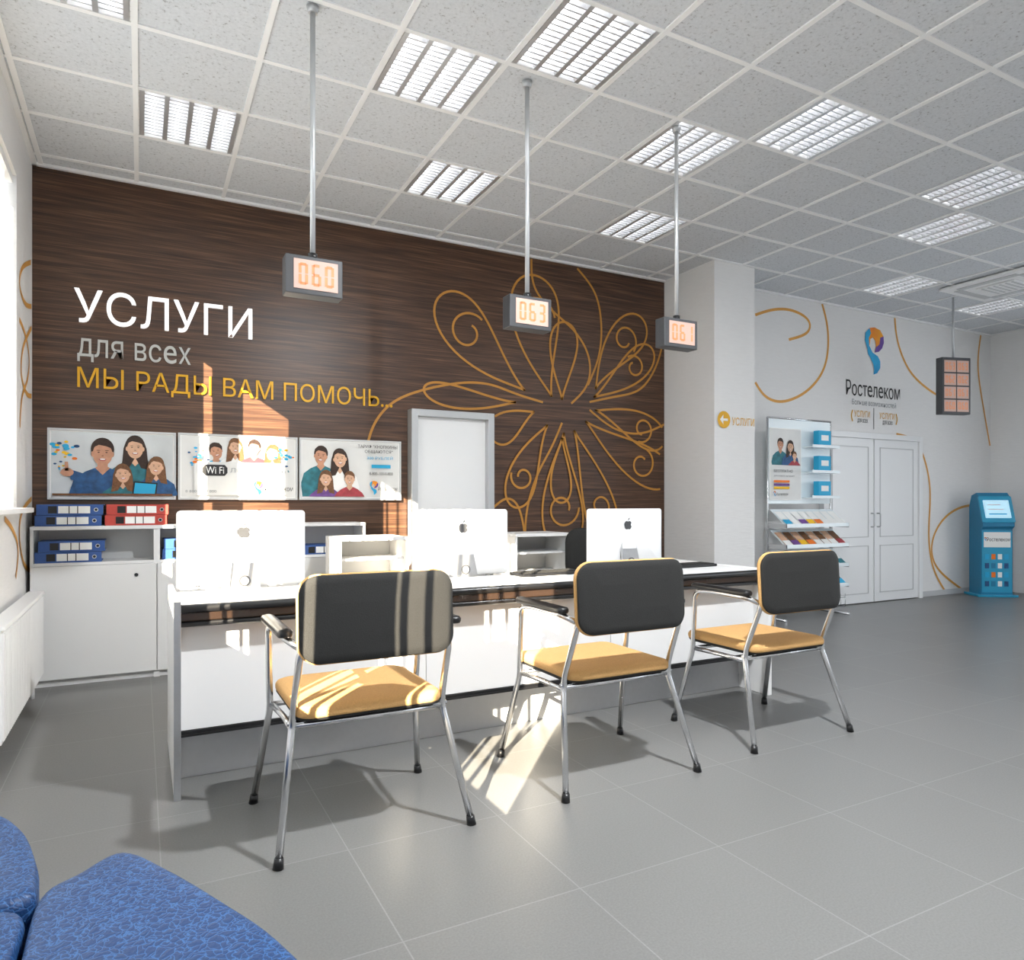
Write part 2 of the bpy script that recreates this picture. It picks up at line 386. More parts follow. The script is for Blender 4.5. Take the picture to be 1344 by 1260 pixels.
# flowing stems of the mural, metres on the wood wall
BR=par("1.72,1.65 1.78,1.91 1.96,2.14 2.28,2.28 2.66,2.37 2.94,2.37 3.2,2.3 3.5,2.24|3.37,3.63 3.39,3.37 3.58,3.17 3.88,2.98 4.05,2.73 4.03,2.45 3.83,2.25|3.9,3.62 4.13,3.4 4.2,3.05 4.16,2.73 4.03,2.45|5.02,3.06 4.92,2.73 4.7,2.45 4.38,2.36 4.05,2.28|4.05,2.2 4.35,2.02 4.7,1.98 5.02,2.1|3.31,.6 3.3,1.1 3.42,1.5 3.6,1.8 3.72,2.05|2.95,1.2 3.1,1.3 3.24,1.2 3.31,.85")
def paisley(bx,bz,ang,L,W,bend,curl=1):
    """closed tear-drop petal plus a scroll rolling up inside its round end"""
    a0=math.radians(ang); out=[]
    def P(u,v):
        # u along (0..1), v across, axis bends into an arc
        th=a0+bend*u; k=bend
        if abs(k)<1e-3: cx=math.cos(a0)*u*L; cz=math.sin(a0)*u*L
        else: cx=L/k*(math.sin(a0+k*u)-math.sin(a0)); cz=-L/k*(math.cos(a0+k*u)-math.cos(a0))
        return Vector((bx+cx-math.sin(th)*v,bz+cz+math.cos(th)*v,0))
    N=56; Q=[]
    for j in range(N+1):
        t=2*math.pi*j/N; u=(1-math.cos(t))/2; v=W*math.sin(t)*(math.sin(t/2)**1.6)*1.15
        Q.append(P(u,v))
    out.append(Q)
    if curl:
        S=[]
        for j in range(34):
            t=j/33; an=curl*(-math.pi*.5+t*math.pi*2.1); rr=W*.72*(1-.62*t)
            S.append(P(.66+rr/L*math.cos(an)*.9,rr*math.sin(an)*.9))
        out.append(S)
    return out
PET=[(3.3,2.34,150,1.2,.3,-.5,1),(3.2,2.22,186,.95,.13,-.35,0),(3.6,2.3,112,1.2,.34,-.45,1),(3.72,2.28,92,.78,.2,-.2,0),
     (4.12,2.42,66,1.0,.25,-.55,1),(4.1,2.33,28,.95,.2,.35,-1),(4.12,2.2,-8,.95,.22,-.4,1),(4.0,2.08,-36,1.25,.26,.3,-1),
     (3.86,1.98,-64,1.25,.24,-.2,1),(3.74,1.95,-96,1.15,.3,.25,-1),(3.72,1.9,-96,.65,.15,.2,0),(3.55,2.02,-128,.9,.2,.5,1),(3.4,2.14,-160,.55,.18,.4,0)]
b=MB(); k=0
for c in BR: b.ribbon(c,.022,YB-.002-.0003*k,orange); k+=1
for p in PET:
    for Q in paisley(*p):
        run=[]
        for q in Q+[None]:
            ok=q is not None and q.x<5.0 and q.y<3.62 and not (q.x<2.95 and q.y<2.1)
            if ok: run.append(q)
            else:
                if len(run)>2: b.strip(run,.022,YB-.002-.0003*k,orange)
                run=[]
        k+=1
b.fin('mural_swirls',recalc=False)
WH=par("6.13,3.37 6.42,3.47 6.73,3.5 7.01,3.42 6.99,3.26 6.67,3.15|7.24,3.64 7.35,3.32 7.3,2.9 7.01,2.59 6.6,2.42 6.3,2.45 6.13,2.61|8.62,3.64 8.68,3.32 8.95,2.95 9.44,2.73 9.7,2.68|10.55,3.63 10.47,3.19 10.6,2.66 10.78,2.07|8.65,2.14 8.95,2.1 9.19,1.94 9.38,1.45 9.33,.84 9.43,.37 9.7,.05|10.78,1.22 10.15,1.21 9.67,1.04 9.4,.72 9.5,.37 10.09,.05")
LF=par("5.92,2.93 5.5,2.77 5.4,2.62 5.66,2.57 5.95,2.63|5.4,2.41 5.66,2.37 5.85,2.24 5.74,2.07 5.5,1.94 5.42,1.73|5.95,2.48 5.56,2.28 5.46,2.08 5.7,1.98 5.95,2|4.85,1.16 5.1,1.1 5.36,.97 5.25,.79|5.95,1.28 5.5,1.2 5.38,1.05 5.56,.85 5.93,.77")
b=MB()
for k,c in enumerate(WH): b.ribbon(c,.032,YW-.002-.0004*k,orange2)
b.fin('mural_swirls',recalc=False)
b=MB()
for k,c in enumerate(LF): b.ribbon(c,.034,XL+.002+.0004*k,orange2,'yz')
b.fin('mural_swirls',recalc=False)

lg_o=mat('logo_orange','#F07E26',.4,noise=.05,nscale=6,col2='#F5A623'); lg_p=mat('logo_violet','#6B4AA0',.4); lg_b=mat('logo_blue','#1C8FCB',.4,noise=.05,nscale=5,col2='#2BB5E6')
def logo(b,x,z,s,y):
    def P(pts): return [(x+a*s,z+c*s) for a,c in pts]
    top=[(-.22,.02),(-.3,.2),(-.28,.36),(-.15,.47),(.02,.5),(.2,.46),(.31,.34),(.32,.2),(.26,.08),(.16,.0),(.02,-.03),(.06,.1),(.04,.22),(-.04,.28),(-.12,.24),(-.14,.12)]
    b.pl(P(top),y,lg_o)
    b.pl(P([(-.22,.02),(-.3,.2),(-.28,.36),(-.15,.47),(-.1,.36),(-.17,.26),(-.16,.1)]),y-.001,lg_b)
    b.pl(P([(.31,.34),(.32,.2),(.26,.08),(.16,.0),(.02,-.03),(.06,.08),(.18,.16),(.2,.3)]),y-.001,lg_p)
    b.pl(P([(-.22,.02),(-.16,.1),(-.05,-.04),(.12,-.1),(.2,-.2),(.2,-.34),(.1,-.46),(-.02,-.5),(-.0,-.4),(-.03,-.28),(-.12,-.16),(-.2,-.08)]),y-.002,lg_b)
b=MB(); y=YW-.006
logo(b,8.2,3.17,.6,y)
b.text('Ростелеком',7.67,8.72,2.58,2.77,y,blk)
b.text('Больше возможностей',7.78,8.64,2.47,2.54,y,pgr)
for xx in (7.78,8.27):
    b.text('УСЛУГИ',xx+.04,xx+.34,2.32,2.4,y,gold); b.text('для всех',xx+.1,xx+.3,2.24,2.3,y,blk)
b.rect(8.19,8.2,2.18,2.45,y,blk)
b.ribbon([(7.79,2.4),(7.765,2.33),(7.79,2.26)],.018,y,gold); b.ribbon([(8.64,2.4),(8.665,2.33),(8.64,2.26)],.018,y,gold)
b.fin('logo_sign')
b=MB(); y=5.232
b.ell(5.14,2.08,.085,.085,y,gold,32)
b.pl([(5.085,2.08),(5.13,2.13),(5.13,2.092),(5.19,2.092),(5.19,2.068),(5.13,2.068),(5.13,2.03)],y-.002,paper)
b.text('УСЛУГИ',5.25,5.555,2.03,2.11,y,gold)
b.fin('direction_sign')

def door(b,x0,x1,y,z1,panels,handle):
    b.box(x0,x1,y-.045,y,.01,z1,pvc,.004)
    for (a,c) in panels:
        b.box(x0+.1,x1-.1,y-.05,y-.044,a,a+.012,lamgrey); b.box(x0+.1,x1-.1,y-.05,y-.044,c-.012,c,lamgrey)
        b.box(x0+.1,x0+.112,y-.05,y-.044,a,c,lamgrey); b.box(x1-.112,x1-.1,y-.05,y-.044,a,c,lamgrey)
    hx=x1-.05 if handle>0 else x0+.05
    b.tube([(hx,y-.045,.95),(hx,y-.09,.95),(hx,y-.09,1.12),(hx,y-.045,1.12)],.008,alu,8,.02)
b=MB(); door(b,2.16,2.85,5.995,2.02,[],1)
b.box(2.1,2.16,5.88,5.995,0,2.08,pole,.004); b.box(2.85,2.91,5.88,5.995,0,2.08,pole,.004); b.box(2.16,2.85,5.88,5.995,2.02,2.08,pole,.004)
b.fin('door_1')
b=MB(); y=YW-.004
door(b,7.25,8.13,y,2.05,[(.12,.72),(.82,1.95)],1); door(b,8.15,9.03,y,2.05,[(.12,.72),(.82,1.95)],-1)
for a,c in ((7.18,7.25),(9.03,9.1)): b.box(a,c,y-.07,y,0,2.12,pvc,.004)
b.box(7.25,9.03,y-.07,y,2.05,2.12,pvc,.004)
b.fin('door_2')
b=MB(); b.box(5.57,7.18,YW-.015,YW,0,.07,lamgrey); b.box(9.1,XR,YW-.015,YW,0,.07,lamgrey); b.fin('baseboard_back')

# ---------------- posters ----------------
def person(b,x,z,s,y,shirt,hr,sk=skin,long=False,zmin=-9,tilt=0):
    def E(cx,cz,rx,rz,yy,m,n=24):
        c,s_=math.cos(tilt),math.sin(tilt); pts=[]
        for j in range(n):
            a=2*math.pi*j/n; px=cx+rx*math.cos(a); pz=cz+rz*math.sin(a)
            pts.append((x+px*c-pz*s_,yy,max(zmin,z+px*s_+pz*c)))
        b.poly(pts,m)
    T=[(-.25,-.6),(.25,-.6),(.27,-.38),(.23,-.24),(.14,-.17),(.05,-.13),(0,-.145),(-.05,-.13),(-.14,-.17),(-.23,-.24),(-.27,-.38)]
    b.pl([(x+a*s,max(z+c*s,zmin)) for a,c in T],y,shirt)
    b.pl([(x+a*s,max(z+c*s,zmin)) for a,c in ((-.042,-.05),(.042,-.05),(.042,-.12),(.06,-.135),(0,-.2),(-.06,-.135),(-.042,-.12))],y-.0012,sk)
    if long:
        pts=[(-.09,.08),(-.115,0),(-.125,-.12),(-.14,-.24),(-.06,-.22),(0,-.1),(.06,-.22),(.14,-.24),(.125,-.12),(.115,0),(.09,.08)]
        b.pl([(x+a*s,max(z+c*s,zmin)) for a,c in pts],y-.0014,hr)
    E(0,.042*s,.095*s,.108*s,y-.0016,hr)
    E(0,-.003*s,.08*s,.11*s,y-.0021,sk)
    for e in (-1,1): E(e*.082*s,-.005*s,.012*s,.025*s,y-.0018,sk,10)
    b.pl([(x+a*s,z+c*s) for a,c in ((-.088,.02),(-.07,.06),(-.03,.082),(.03,.07),(.065,.055),(.088,.02),(.085,.09),(.04,.14),(-.03,.145),(-.08,.1))],y-.0025,hr)
    for e in (-1,1):
        E(e*.032*s,.012*s,.01*s,.005*s,y-.003,hair,8); E(e*.034*s,.03*s,.018*s,.003*s,y-.003,hr,8)
    E(0,-.02*s,.01*s,.004*s,y-.003,hair2,8)
    E(0,-.055*s,.03*s,.012*s,y-.003,pred,12); E(0,-.052*s,.024*s,.007*s,y-.0034,paper,12)
def frame(b,x0,x1,z0,z1,y,bg):
    b.box(x0,x1,y,YB-.003,z0,z1,paper); f=.014
    for q in ((x0,x1,z0,z0+f),(x0,x1,z1-f,z1),(x0,x0+f,z0+f,z1-f),(x1-f,x1,z0+f,z1-f)): b.box(q[0],q[1],y-.012,y,q[2],q[3],lamgrey)
    b.rect(x0+f+.008,x1-f-.008,z0+f+.008,z1-f-.008,y-.001,bg)
def petals(b,x,z,s,y,n=14,seed=1):
    rr=random.Random(seed)
    for i in range(n):
        a=rr.random()*6.28; d=s*rr.random(); r=s*(.1+.13*rr.random())
        b.ell(x+math.cos(a)*d,z+math.sin(a)*d,r,r*.6,y-.0003*i,rr.choice([pcy,por,pblue,pcy,pyel,lg_b]),12)
y=YB-.03
b=MB(); frame(b,-.59,.235,1.275,1.785,y,pbg); Z=1.303
petals(b,-.48,1.64,.09,y-.002,22,3); petals(b,-.52,1.5,.05,y-.002,10,4)
person(b,-.04,1.655,.66,y-.003,pteal,hair,skin2,True,Z); person(b,-.25,1.61,.78,y-.008,pblue,hair,skin,False,Z)
b.ell(-.47,1.47,.04,.03,y-.0125,skin); b.pl([(-.485,1.48),(-.46,1.48),(-.465,1.545),(-.485,1.545)],y-.0125,skin); b.pl([(-.45,1.49),(-.36,1.46),(-.31,1.5),(-.3,1.35),(-.45,1.42)],y-.0124,pblue)
person(b,-.12,1.46,.54,y-.013,pteal,hair2,skin2,True,Z,.1); person(b,.1,1.52,.54,y-.0135,pblue,hair2,skin2,True,Z,-.1)
b.pl([(-.06,1.31),(.1,1.305),(.11,1.4),(-.05,1.41)],y-.018,dark); b.pl([(-.05,1.32),(.09,1.315),(.1,1.39),(-.04,1.4)],y-.019,pcy)
b.rect(-.56,.21,1.302,1.318,y-.02,hair2)
b.fin('wall_poster')
b=MB(); frame(b,.25,1.14,1.275,1.788,y,pbg2)
for i,(xx,zz,h,t) in enumerate(((.52,1.65,hair,.3),(.66,1.69,hair2,.1),(.8,1.685,hair,-.1),(.94,1.65,hair2,-.3))):
    person(b,xx,zz,.5,y-.002-.004*i,(pcy,paper,pred,pteal)[i],h,skin2 if i%2 else skin,i%2==1,1.5,t)
b.pl([(.36,1.31),(1.06,1.31),(1.06,1.57),(.36,1.57)],y-.0185,pbg2)
petals(b,.39,1.6,.08,y-.019,16,5); petals(b,1.04,1.62,.08,y-.019,16,9)
b.pl([(.42,1.485),(.44,1.462),(.58,1.462),(.6,1.485),(.6,1.525),(.58,1.548),(.44,1.548),(.42,1.525)],y-.024,blk)
b.text('Wi Fi',.445,.575,1.478,1.532,y-.026,paper); b.text('ЛОВИ ЗДЕСЬ',.62,1.04,1.482,1.525,y-.024,pgr)
b.text('8 800 1000 800',.3,.52,1.33,1.35,y-.024,pgr); logo(b,.83,1.37,.11,y-.024); b.text('Ростелеком',.88,1.1,1.345,1.385,y-.024,blk)
b.fin('wall_poster')
b=MB(); frame(b,1.155,2.03,1.275,1.79,y,pbg2)
person(b,1.33,1.64,.6,y-.003,pteal,hair,skin,False,Z,-.1); person(b,1.49,1.62,.62,y-.007,paper,hair,skin2,True,Z,.1)
person(b,1.37,1.45,.52,y-.012,plil,hair2,skin2,True,Z); person(b,1.57,1.45,.48,y-.016,pred,hair2,skin2,False,Z)
for i,(t,c,x0_,x1_,z) in enumerate((('ТАРИФ "КНОПКИНЫ',blk,1.64,1.99,1.72),('ОБЩАЮТСЯ"',blk,1.7,1.95,1.675),('300 РУБЛЕЙ',pcy,1.72,1.95,1.625))): b.text(t,x0_,x1_,z,z+.03,y-.022,c)
b.rect(1.76,1.93,1.55,1.58,y-.022,pcy); b.text('8-800-100-0-800',1.74,1.95,1.49,1.515,y-.022,blk); logo(b,1.78,1.38,.12,y-.022); b.text('Ростелеком',1.82,1.99,1.355,1.39,y-.022,blk)
b.fin('wall_poster')

# ---------------- cabinets ----------------
def cab(b,x0,x1,y0,y1,z1,zs,zn):
    t=.02
    b.box(x0,x1,y0-.01,y1,z1-.025,z1,lam,.002)
    b.box(x0,x0+t,y0,y1,0,z1-.025,lam); b.box(x1-t,x1,y0,y1,0,z1-.025,lam); b.box(x0+t,x1-t,y1-.012,y1,0,z1-.025,lamgrey)
    b.box(x0+t,x1-t,y0,y1-.012,zs-.02,zs,lam)
    b.box(x0+t,x1-t,y0+.02,y1-.012,0,.06,lam)
    b.box(x0+.003,x1-.003,y0-.018,y0,.05,zs-.022,lam,.003)
    b.cyl((x1-.13,y0-.018,zs-.1),(x1-.13,y0-.024,zs-.1),.012,dark,14)
b=MB()
for a,c in ((-.66,.1),(.1,.86),(.86,1.63)): cab(b,a,c,5.68,5.985,1.09,.84,1.0)
b.fin('storage_cabinet')
def binder(color):
    b=MB(); w,d,h=.39,.27,.073
    b.box(-w/2,w/2,0,d,0,.004,color); b.box(-w/2,w/2,0,d,h-.004,h,color); b.box(-w/2,w/2,-.004,0,0,h,color,.0015)
    b.box(-w/2+.01,w/2-.01,.01,d-.005,.006,h-.01,paper)
    b.box(-w*.33,-w*.2,-.0055,-.004,.012,h-.012,dark); b.box(-w*.18,w*.3,-.0055,-.004,.012,h-.012,paper)
    for k in range(2): b.box(-.01+.05*k,-.004+.05*k,-.006,-.0055,.012,h-.012,dark)
    b.cyl((w*.39,-.0075,h/2),(w*.39,-.004,h/2),.014,alu,14); b.cyl((w*.39,-.008,h/2),(w*.39,-.0073,h/2),.009,dark,14)
    return b
bl=binder(blueb).fin('ring_binder',(-.44,5.69,1.091))
def bi(x,z,dx=0): inst(bl,(x,5.69,z)) 
bi(-.43,1.166); bi(-.44,.8405); bi(-.42,.915); bi(.33,.8405); bi(.34,.915); bi(1.3,.8405)
rd=binder(redb).fin('ring_binder',(-.03,5.69,1.091)); inst(rd,(-.02,5.69,1.166))
for x0_,x1_ in ((1.24,1.76),(2.66,3.19)):
    b=MB(); cab(b,x0_,x1_,5.0,5.4,1.0,.68,.9); b.box(x0_+.02,x1_-.02,5.05,5.38,.83,.845,lam)
    b.fin('drawer_pedestal')

# ---------------- counter ----------------
b=MB()
b.box(.122,.146,3.27,4.1,0,.83,lam,.003); b.box(.12,.148,3.262,3.275,0,.835,alu,.002)
b.box(3.6,3.63,3.27,4.4,0,.82,lam,.003)
b.box(.146,3.6,3.33,3.82,.785,.812,lam,.004)
b.tube([(.146,3.315,.796),(3.6,3.315,.796)],.019,dark,14)
b.box(.146,3.6,3.31,3.4,.742,.785,brownband,.006); b.tube([(.146,3.325,.73),(3.6,3.325,.73)],.013,dark,12)
b.box(.146,3.6,3.39,3.41,.715,.742,dark)
for a,c in ((.146,1.29),(1.293,2.443),(2.446,3.6)): b.box(a,c,3.4,3.42,.252,.715,lam,.002)
b.box(.146,3.6,3.39,3.42,.235,.251,dark); b.box(.146,3.6,3.385,3.4,.226,.236,dark,.002)
b.box(.146,3.6,3.53,3.55,0,.235,plin); b.box(.146,3.6,3.42,3.53,.22,.235,lamgrey)
b.box(.146,3.6,3.55,4.35,.695,.72,lam,.003)
for x in (.15,1.28,2.43): b.box(x,x+.02,3.55,4.3,0,.695,lam)
b.box(.146,3.6,3.8,3.82,.72,.785,lam)
b.fin('reception_counter')
for x in (2.2,3.3):
    b=MB(); b.box(-.22,.22,-.08,.08,0,.018,dark,.004)
    for i in range(14):
        for j in range(4): b.box(-.205+i*.0295,-.18+i*.0295,-.068+j*.035,-.04+j*.035,.018,.022,blackfab)
    b.fin('keyboard',(x,3.72,.8125),.05)

# ---------------- desktop computers ----------------
b=MB(); W,Hh=.63,.40
b.pad((0,0,.29),(1,0,0),(0,0,1),(0,-1,0),W,Hh,.02,[(.1,-.012),(.03,-.012),(.006,-.012),(.0,-.008),(0,0),(.012,.006),(.06,.016),(.12,.024),(.17,.028)],imacm)
b.box(-.29,.29,.0125,.0135,.15,.47,dark)
b.pad((0,.03,.006),(1,0,0),(0,1,0),(0,0,1),.2,.2,.015,[(.03,-.006),(.002,-.006),(0,-.004),(0,.004),(.002,.006),(.03,.006)],imacm)
b.loops([[(-.085,-.062,.012),(.085,-.062,.012),(.085,-.054,.012),(-.085,-.054,.012)],[(-.075,-.07,.1),(.075,-.07,.1),(.075,-.06,.1),(-.075,-.06,.1)],[(-.06,-.05,.22),(.06,-.05,.22),(.06,-.03,.22),(-.06,-.03,.22)],[(-.05,-.028,.27),(.05,-.028,.27),(.05,-.02,.27),(-.05,-.02,.27)]],alu,False)
b.cyl((0,-.0705,.13),(0,-.06,.13),.028,case,24); b.cyl((0,-.072,.13),(0,-.062,.13),.02,lamgrey,24)
yy=-.03
b.pl([(0,.4),(.01,.405),(.022,.402),(.029,.393),(.024,.385),(.023,.377),(.03,.367),(.022,.353),(.012,.348),(0,.352),(-.012,.348),(-.023,.355),(-.031,.372),(-.031,.388),(-.022,.402),(-.01,.405)],yy,case)
b.pl([(0,.41),(.003,.421),(.014,.429),(.012,.417)],yy,case)
for k in range(8): b.box(-.27+k*.014,-.262+k*.014,-.0075,-.004,.105,.112,case)
im=b.fin('desktop_computer',(.47,3.9,.7205))
inst(im,(1.72,3.93,.7205)); inst(im,(2.95,3.93,.7205))

# ---------------- chairs ----------------
b=MB(); r=.0135
for s in (-1,1):
    b.tube([(s*.36,0,.02),(s*.292,.13,.44),(s*.288,.12,.5),(s*.283,.04,.7),(s*.27,.032,.76),(s*.24,.026,.8)],r,chrome,12,.06)
    b.tube([(s*.36,.6,.02),(s*.31,.5,.42),(s*.315,.49,.5),(s*.32,.47,.755),(s*.32,.36,.768),(s*.32,.1,.765),(s*.283,.045,.74)],r,chrome,12,.05)
    b.tube([(s*.305,.5,.43),(s*.29,.3,.43),(s*.292,.13,.43)],.012,chrome,10,.04)
    b.pad((s*.325,.27,.788),(1,0,0),(0,1,0),(0,0,1),.055,.42,.024,[(.02,-.016),(.004,-.014),(0,-.006),(0,.004),(.006,.012),(.02,.016)],dark)
    for yy in (0,.6): b.cyl((s*.362,yy,0),(s*.358,yy+(.003 if yy<.1 else -.003),.035),.019,dark,14,.016)
    b.cyl((s*.31,.13,.45),(s*.25,.13,.45),.009,chrome,10)
b.tube([(-.292,.13,.44),(.292,.13,.44)],.011,chrome,10); b.tube([(-.305,.5,.43),(.305,.5,.43)],.011,chrome,10)
b.pad((0,.34,.468),(1,0,0),(0,1,0),(0,0,1),.56,.54,.07,[(.15,-.016),(.03,-.016),(.006,-.014),(0,-.006),(0,.004),(.01,.008)],blackfab,.0,.15)
b.pad((0,.34,.485),(1,0,0),(0,1,0),(0,0,1),.565,.545,.07,[(.1,-.012),(.004,-.012),(0,-.004),(0,.012),(.008,.024),(.03,.031),(.08,.034),(.16,.035)],tan,.0,.0)
bn=Vector((0,-1,.06)).normalized(); bv=Vector((0,.06,1)).normalized(); bc=Vector((0,-.01,.84))
b.pad(bc,(1,0,0),bv,bn,.58,.31,.07,[(.1,-.008),(.02,-.008),(.003,-.007),(0,-.003),(0,.006),(.004,.01),(.03,.011),(.1,.012)],blackfab,-.35)
b.pad(bc,(1,0,0),bv,bn,.59,.32,.075,[(.1,-.034),(.03,-.033),(.006,-.027),(0,-.019),(0,-.011),(.008,-.007),(.03,-.007)],tan,-.35)
ch=b.fin('visitor_armchair',(.775,2.5,0))
inst(ch,(1.93,2.5,0),0); inst(ch,(3.07,2.55,0),0)

b=MB()
for k in range(5):
    a=k*2*math.pi/5+.3; c,s_=math.cos(a),math.sin(a)
    b.tube([(0,0,.09),(c*.15,s_*.15,.09),(c*.3,s_*.3,.06)],.018,dark,10,.05); b.cyl((c*.3-s_*.015,s_*.3+c*.015,.03),(c*.3+s_*.015,s_*.3-c*.015,.03),.03,dark,16)
b.cyl((0,0,.07),(0,0,.42),.025,chrome,16); b.box(-.1,.1,-.1,.1,.42,.44,dark,.005)
b.pad((0,0,.47),(1,0,0),(0,1,0),(0,0,1),.5,.48,.12,[(.1,-.03),(.02,-.03),(0,-.01),(0,.01),(.03,.03),(.1,.035)],blackfab)
b.tube([(0,.2,.44),(0,.3,.46),(0,.29,.75)],.02,dark,10,.08)
b.pad((0,.26,.83),(1,0,0),(0,0,1),(0,1,0),.44,.42,.12,[(.1,-.03),(.02,-.03),(0,-.01),(0,.01),(.03,.03),(.1,.035)],blackfab,-.3)
b.fin('office_chair',(3.28,4.68,0),-.2)

# ---------------- hanging displays ----------------
def disp(num,x,y,zc):
    b=MB(); b.cyl((0,0,.1),(0,0,H-zc-.01),.013,pole,16); b.cyl((0,0,H-zc-.04),(0,0,H-zc-.008),.022,pole,20,.03)
    b.cyl((0,0,.09),(0,0,.12),.022,dark,16)
    b.box(-.135,.135,-.045,.045,-.092,.092,case,.005); b.box(-.098,.11,-.049,-.044,-.068,.072,peach)
    b.seg7(num,-.085,.1,-.05,.055,-.0495,digit)
    return b.fin('queue_number_display',(x,y,zc))
disp('060',.735,3.47,2.335); disp('063',1.95,3.52,2.325); disp('061',3.03,3.5,2.325)
b=MB(); b.cyl((0,0,.3),(0,0,H-2.62),.012,pole,14); b.box(-.19,.19,-.05,.05,-.33,.33,case,.006)
for i in range(2):
    for j in range(4):
        b.box(-.165+i*.17,-.01+i*.17,-.054,-.049,-.3+j*.153,-.165+j*.153,peach); b.seg7('06%d'%j,-.155+i*.17,-.02+i*.17,-.275+j*.153,-.19+j*.153,-.0545,digit)
b.fin('queue_board_display',(8.4,4.89,2.61),-.3)

# ---------------- brochure stand ----------------
b=MB(); r=.012
for x in (-.5,.5):
    b.tube([(x,0,.02),(x,0,2.17)],r,chrome,10); b.tube([(x,-.25,.018),(x,.2,.018)],.014,chrome,10)
b.tube([(-.5,0,2.17),(.5,0,2.17)],r,chrome,10); b.tube([(-.5,0,.05),(.5,0,.05)],r,chrome,10)
b.box(-.5,.5,-.005,.012,1.24,2.16,acr)
b.box(-.48,0,-.02,-.005,1.28,2.06,paper,.002)
y=-.022
b.rect(-.47,-.01,1.29,2.05,y,pbg2)
person(b,-.33,1.88,.5,y-.001,pteal,hair,skin,False,1.66); person(b,-.18,1.86,.5,y-.005,pblue,hair,skin2,True,1.66); person(b,-.12,1.76,.36,y-.009,pred,hair2,skin2,False,1.66)
b.text('БЕСПЛАТНО',-.44,-.15,1.58,1.61,y-.013,blk); b.text('домашний интернет',-.44,-.12,1.53,1.555,y-.013,pgr)
for k,c in enumerate((por,plil,pyel)): b.rect(-.44,-.2,1.47-.035*k,1.495-.035*k,y-.013,c)
b.text('Ростелеком',-.4,-.22,1.33,1.36,y-.013,blk); logo(b,-.43,1.35,.06,y-.013)
for k in range(3):
    z=1.3+k*.28; b.box(.03,.48,-.14,-.005,z,z+.008,acr); b.box(.03,.48,-.143,-.14,z,z+.03,acr)
    b.box(.16,.36,-.12,-.05,z+.01,z+.19,pcy,.004); b.rect(.2,.32,z+.08,z+.14,-.1205,paper)
cols=[pcy,paper,por,paper,pred,paper,plil,pteal,paper,pyel]
for t in range(4):
    z=1.0-t*.22
    b.poly([(-.49,-.24,z),(.49,-.24,z),(.49,-.02,z+.18),(-.49,-.02,z+.18)],acr); b.box(-.49,.49,-.25,-.24,z-.01,z+.03,acr)
    for x in (-.49,.485): b.box(x,x+.005,-.25,0,z-.02,z+.03,lamgrey)
    for k in range(8):
        x=-.47+k*.119; m=cols[(k*3+t*3)%10]
        b.poly([(x,-.235,z+.012),(x+.105,-.235,z+.012),(x+.105,-.06,z+.155),(x,-.06,z+.155)],paper if t%2==0 else (hair2 if k%2 else skin2))
        b.poly([(x,-.2375,z+.018),(x+.105,-.2375,z+.018),(x+.105,-.17,z+.073),(x,-.17,z+.073)],m)
    b.tube([(-.49,-.02,z),(.49,-.02,z)],.006,chrome,8)
for z in (.12,.2): b.tube([(-.49,-.2,z),(.49,-.2,z)],.004,chrome,6)
for k in range(15): b.tube([(-.49+k*.07,-.2,.1),(-.49+k*.07,-.2,.24)],.003,chrome,6)
b.tube([(-.5,0,.1),(-.49,-.2,.1),(.49,-.2,.1),(.5,0,.1)],.005,chrome,6)
b.fin('brochure_stand',(6.45,5.42,0))

# ---------------- payment kiosk ----------------
b=MB(); w=.195
b.box(-.25,.25,-.2,.17,0,.03,kblue,.006)
prof=[(-.16,.03),(-.16,.9),(-.21,.94),(-.21,.985),(-.09,1.34),(-.04,1.385),(.08,1.35),(.14,1.2),(.14,.03)]
b.prism(prof,'x',-w,w,kdark)
b.box(-w+.01,w-.01,-.166,-.16,.06,.88,kblue,.002)
b.box(-w+.03,w-.03,-.172,-.166,.66,.86,paper)
for i in range(4):
    for j in range(4): b.box(-.15+i*.08,-.1+i*.08,-.171,-.166,.14+j*.12,.21+j*.12,(pblue,paper,kdark,pcy,paper,por)[(i*2+j*3)%6])
d=Vector((0,.12,.355)).normalized(); nn=Vector((0,-.355,.12)).normalized(); c=Vector((0,-.15,1.162))
b.pad(c,(1,0,0),d,nn,.41,.37,.02,[(.05,-.01),(0,-.008),(0,.012),(.01,.016),(.04,.016)],kblue)
b.pad(c+nn*.016,(1,0,0),d,nn,.32,.25,.01,[(.05,-.004),(0,-.004),(0,.002),(.04,.002)],kscr)
for j in range(3):
    q=c+nn*.0195+d*(-.07+j*.065); e=d*.008; hw=.11
    b.poly([q-e+Vector((-hw,0,0)),q-e+Vector((hw-.03*j,0,0)),q+e+Vector((hw-.03*j,0,0)),q+e+Vector((-hw,0,0))],(pcy,paper,paper)[j])
b.text('Ростелеком',-.13,.16,.74,.79,-.1735,blk); logo(b,-.15,.77,.05,-.1735)
b.fin('payment_kiosk',(10.15,5.42,0),-.6)

# ---------------- radiator ----------------
b=MB(); x=XL+.04
b.box(x,x+.02,4.0,5.5,.12,.66,cream,.004); b.box(x+.055,x+.07,4.0,5.5,.12,.66,cream,.004)
for k in range(38): b.box(x+.02,x+.08,4.01+k*.0395,4.03+k*.0395,.14,.64,cream)
b.box(x-.005,x+.085,3.99,5.51,.655,.675,cream,.004)
for yy in (4.1,5.4): b.tube([(x+.03,yy,.13),(x+.03,yy,0)],.012,cream,8)
b.fin('radiator')

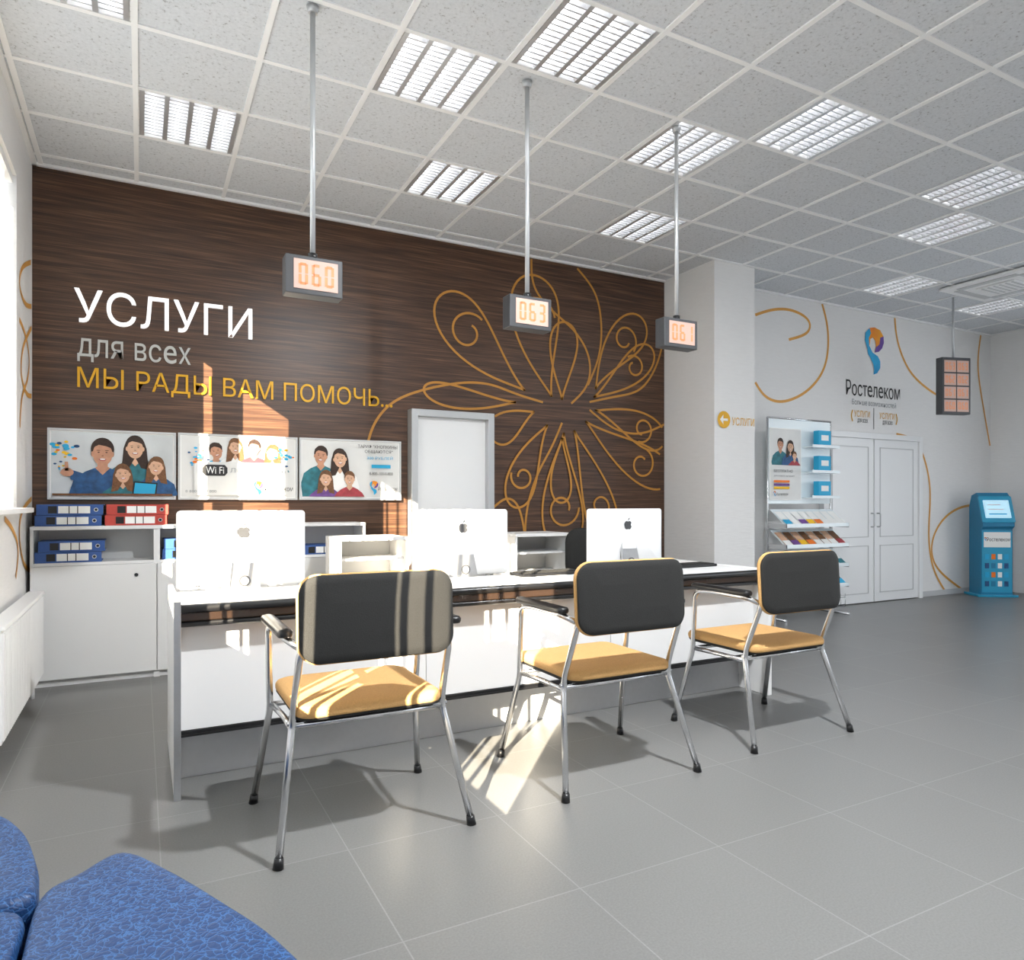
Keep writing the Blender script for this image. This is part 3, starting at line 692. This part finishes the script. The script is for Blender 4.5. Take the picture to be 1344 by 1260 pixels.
# ---------------- blue sofa ----------------
def sm(pts,n=6):
    P=[Vector(p) for p in pts]; Q=[]; N=len(P)
    for k in range(N):
        p0,p1,p2,p3=P[k-1],P[k],P[(k+1)%N],P[(k+2)%N]
        for j in range(n):
            t=j/n; Q.append(.5*((2*p1)+(p2-p0)*t+(2*p0-5*p1+4*p2-p3)*t*t+(3*p1-p0-3*p2+p3)*t**3))
    return Q
def cushion(b,pts,z0,z1,m):
    Q=sm(pts); c=sum(Q,Vector((0,0)))/len(Q); rings=[]; R=sum((q-c).length for q in Q)/len(Q)
    for ins,z in ((.03,z0),(.0,z0+.02),(0,z1-.03),(.006,z1-.012),(.014,z1-.004),(.03,z1),(.08,z1),(.2,z1+.002)):
        rings.append([(*(c+(q-c)*(1-ins/R)),z) for q in Q])
    b.loops(rings,m,fan=True)
b=MB()
cushion(b,[(-.19,1.77),(-.125,1.85),(-.04,1.915),(.055,1.77),(.153,1.57),(.23,1.39),(.29,1.15),(.29,.9),(.21,.68),(.08,.55),(-.1,.6),(-.19,.8),(-.195,1.1),(-.195,1.5)],.1,.43,lea)
cushion(b,[(-.66,2.36),(-.5,2.37),(-.35,2.31),(-.265,2.16),(-.215,1.97),(-.2,1.85),(-.215,1.77),(-.4,1.755),(-.6,1.755),(-.66,1.85),(-.665,2.1)],.1,.43,lea)
cushion(b,[(-.66,1.74),(-.4,1.745),(-.22,1.735),(-.205,1.5),(-.205,1.1),(-.21,.75),(-.4,.66),(-.62,.7),(-.665,1.0),(-.665,1.4)],.1,.43,lea)
for p in ((.1,1.5),(.15,.9),(-.1,.8),(-.3,2.15),(-.58,2.15),(-.35,1.9),(-.58,1.5),(-.35,.9),(-.58,.9)): b.cyl((p[0],p[1],0),(p[0],p[1],.11),.02,chrome,12)
b.fin('modular_sofa')

# ---------------- light ----------------
w=bpy.data.worlds.new('world'); scene.world=w; w.use_nodes=True; bg=w.node_tree.nodes['Background']; bg.inputs[0].default_value=(.88,.94,1,1); bg.inputs[1].default_value=3.0
l=bpy.data.lights.new('sun','SUN'); l.energy=42; l.angle=.004; l.color=(1,.87,.66); o=bpy.data.objects.new('sun',l); COL.objects.link(o)
o.rotation_euler=Vector((.66,.75,-.425)).to_track_quat('-Z','Y').to_euler(); o.location=(-5,-5,5)
cd=bpy.data.cameras.new('camera'); cam=bpy.data.objects.new('camera',cd); COL.objects.link(cam)
cam.location=(0,0,1.25); cam.rotation_euler=(math.radians(90),0,math.radians(-27.75)); cd.lens=36*925/1344; cd.shift_y=30/1344; cd.clip_start=.02
scene.camera=cam
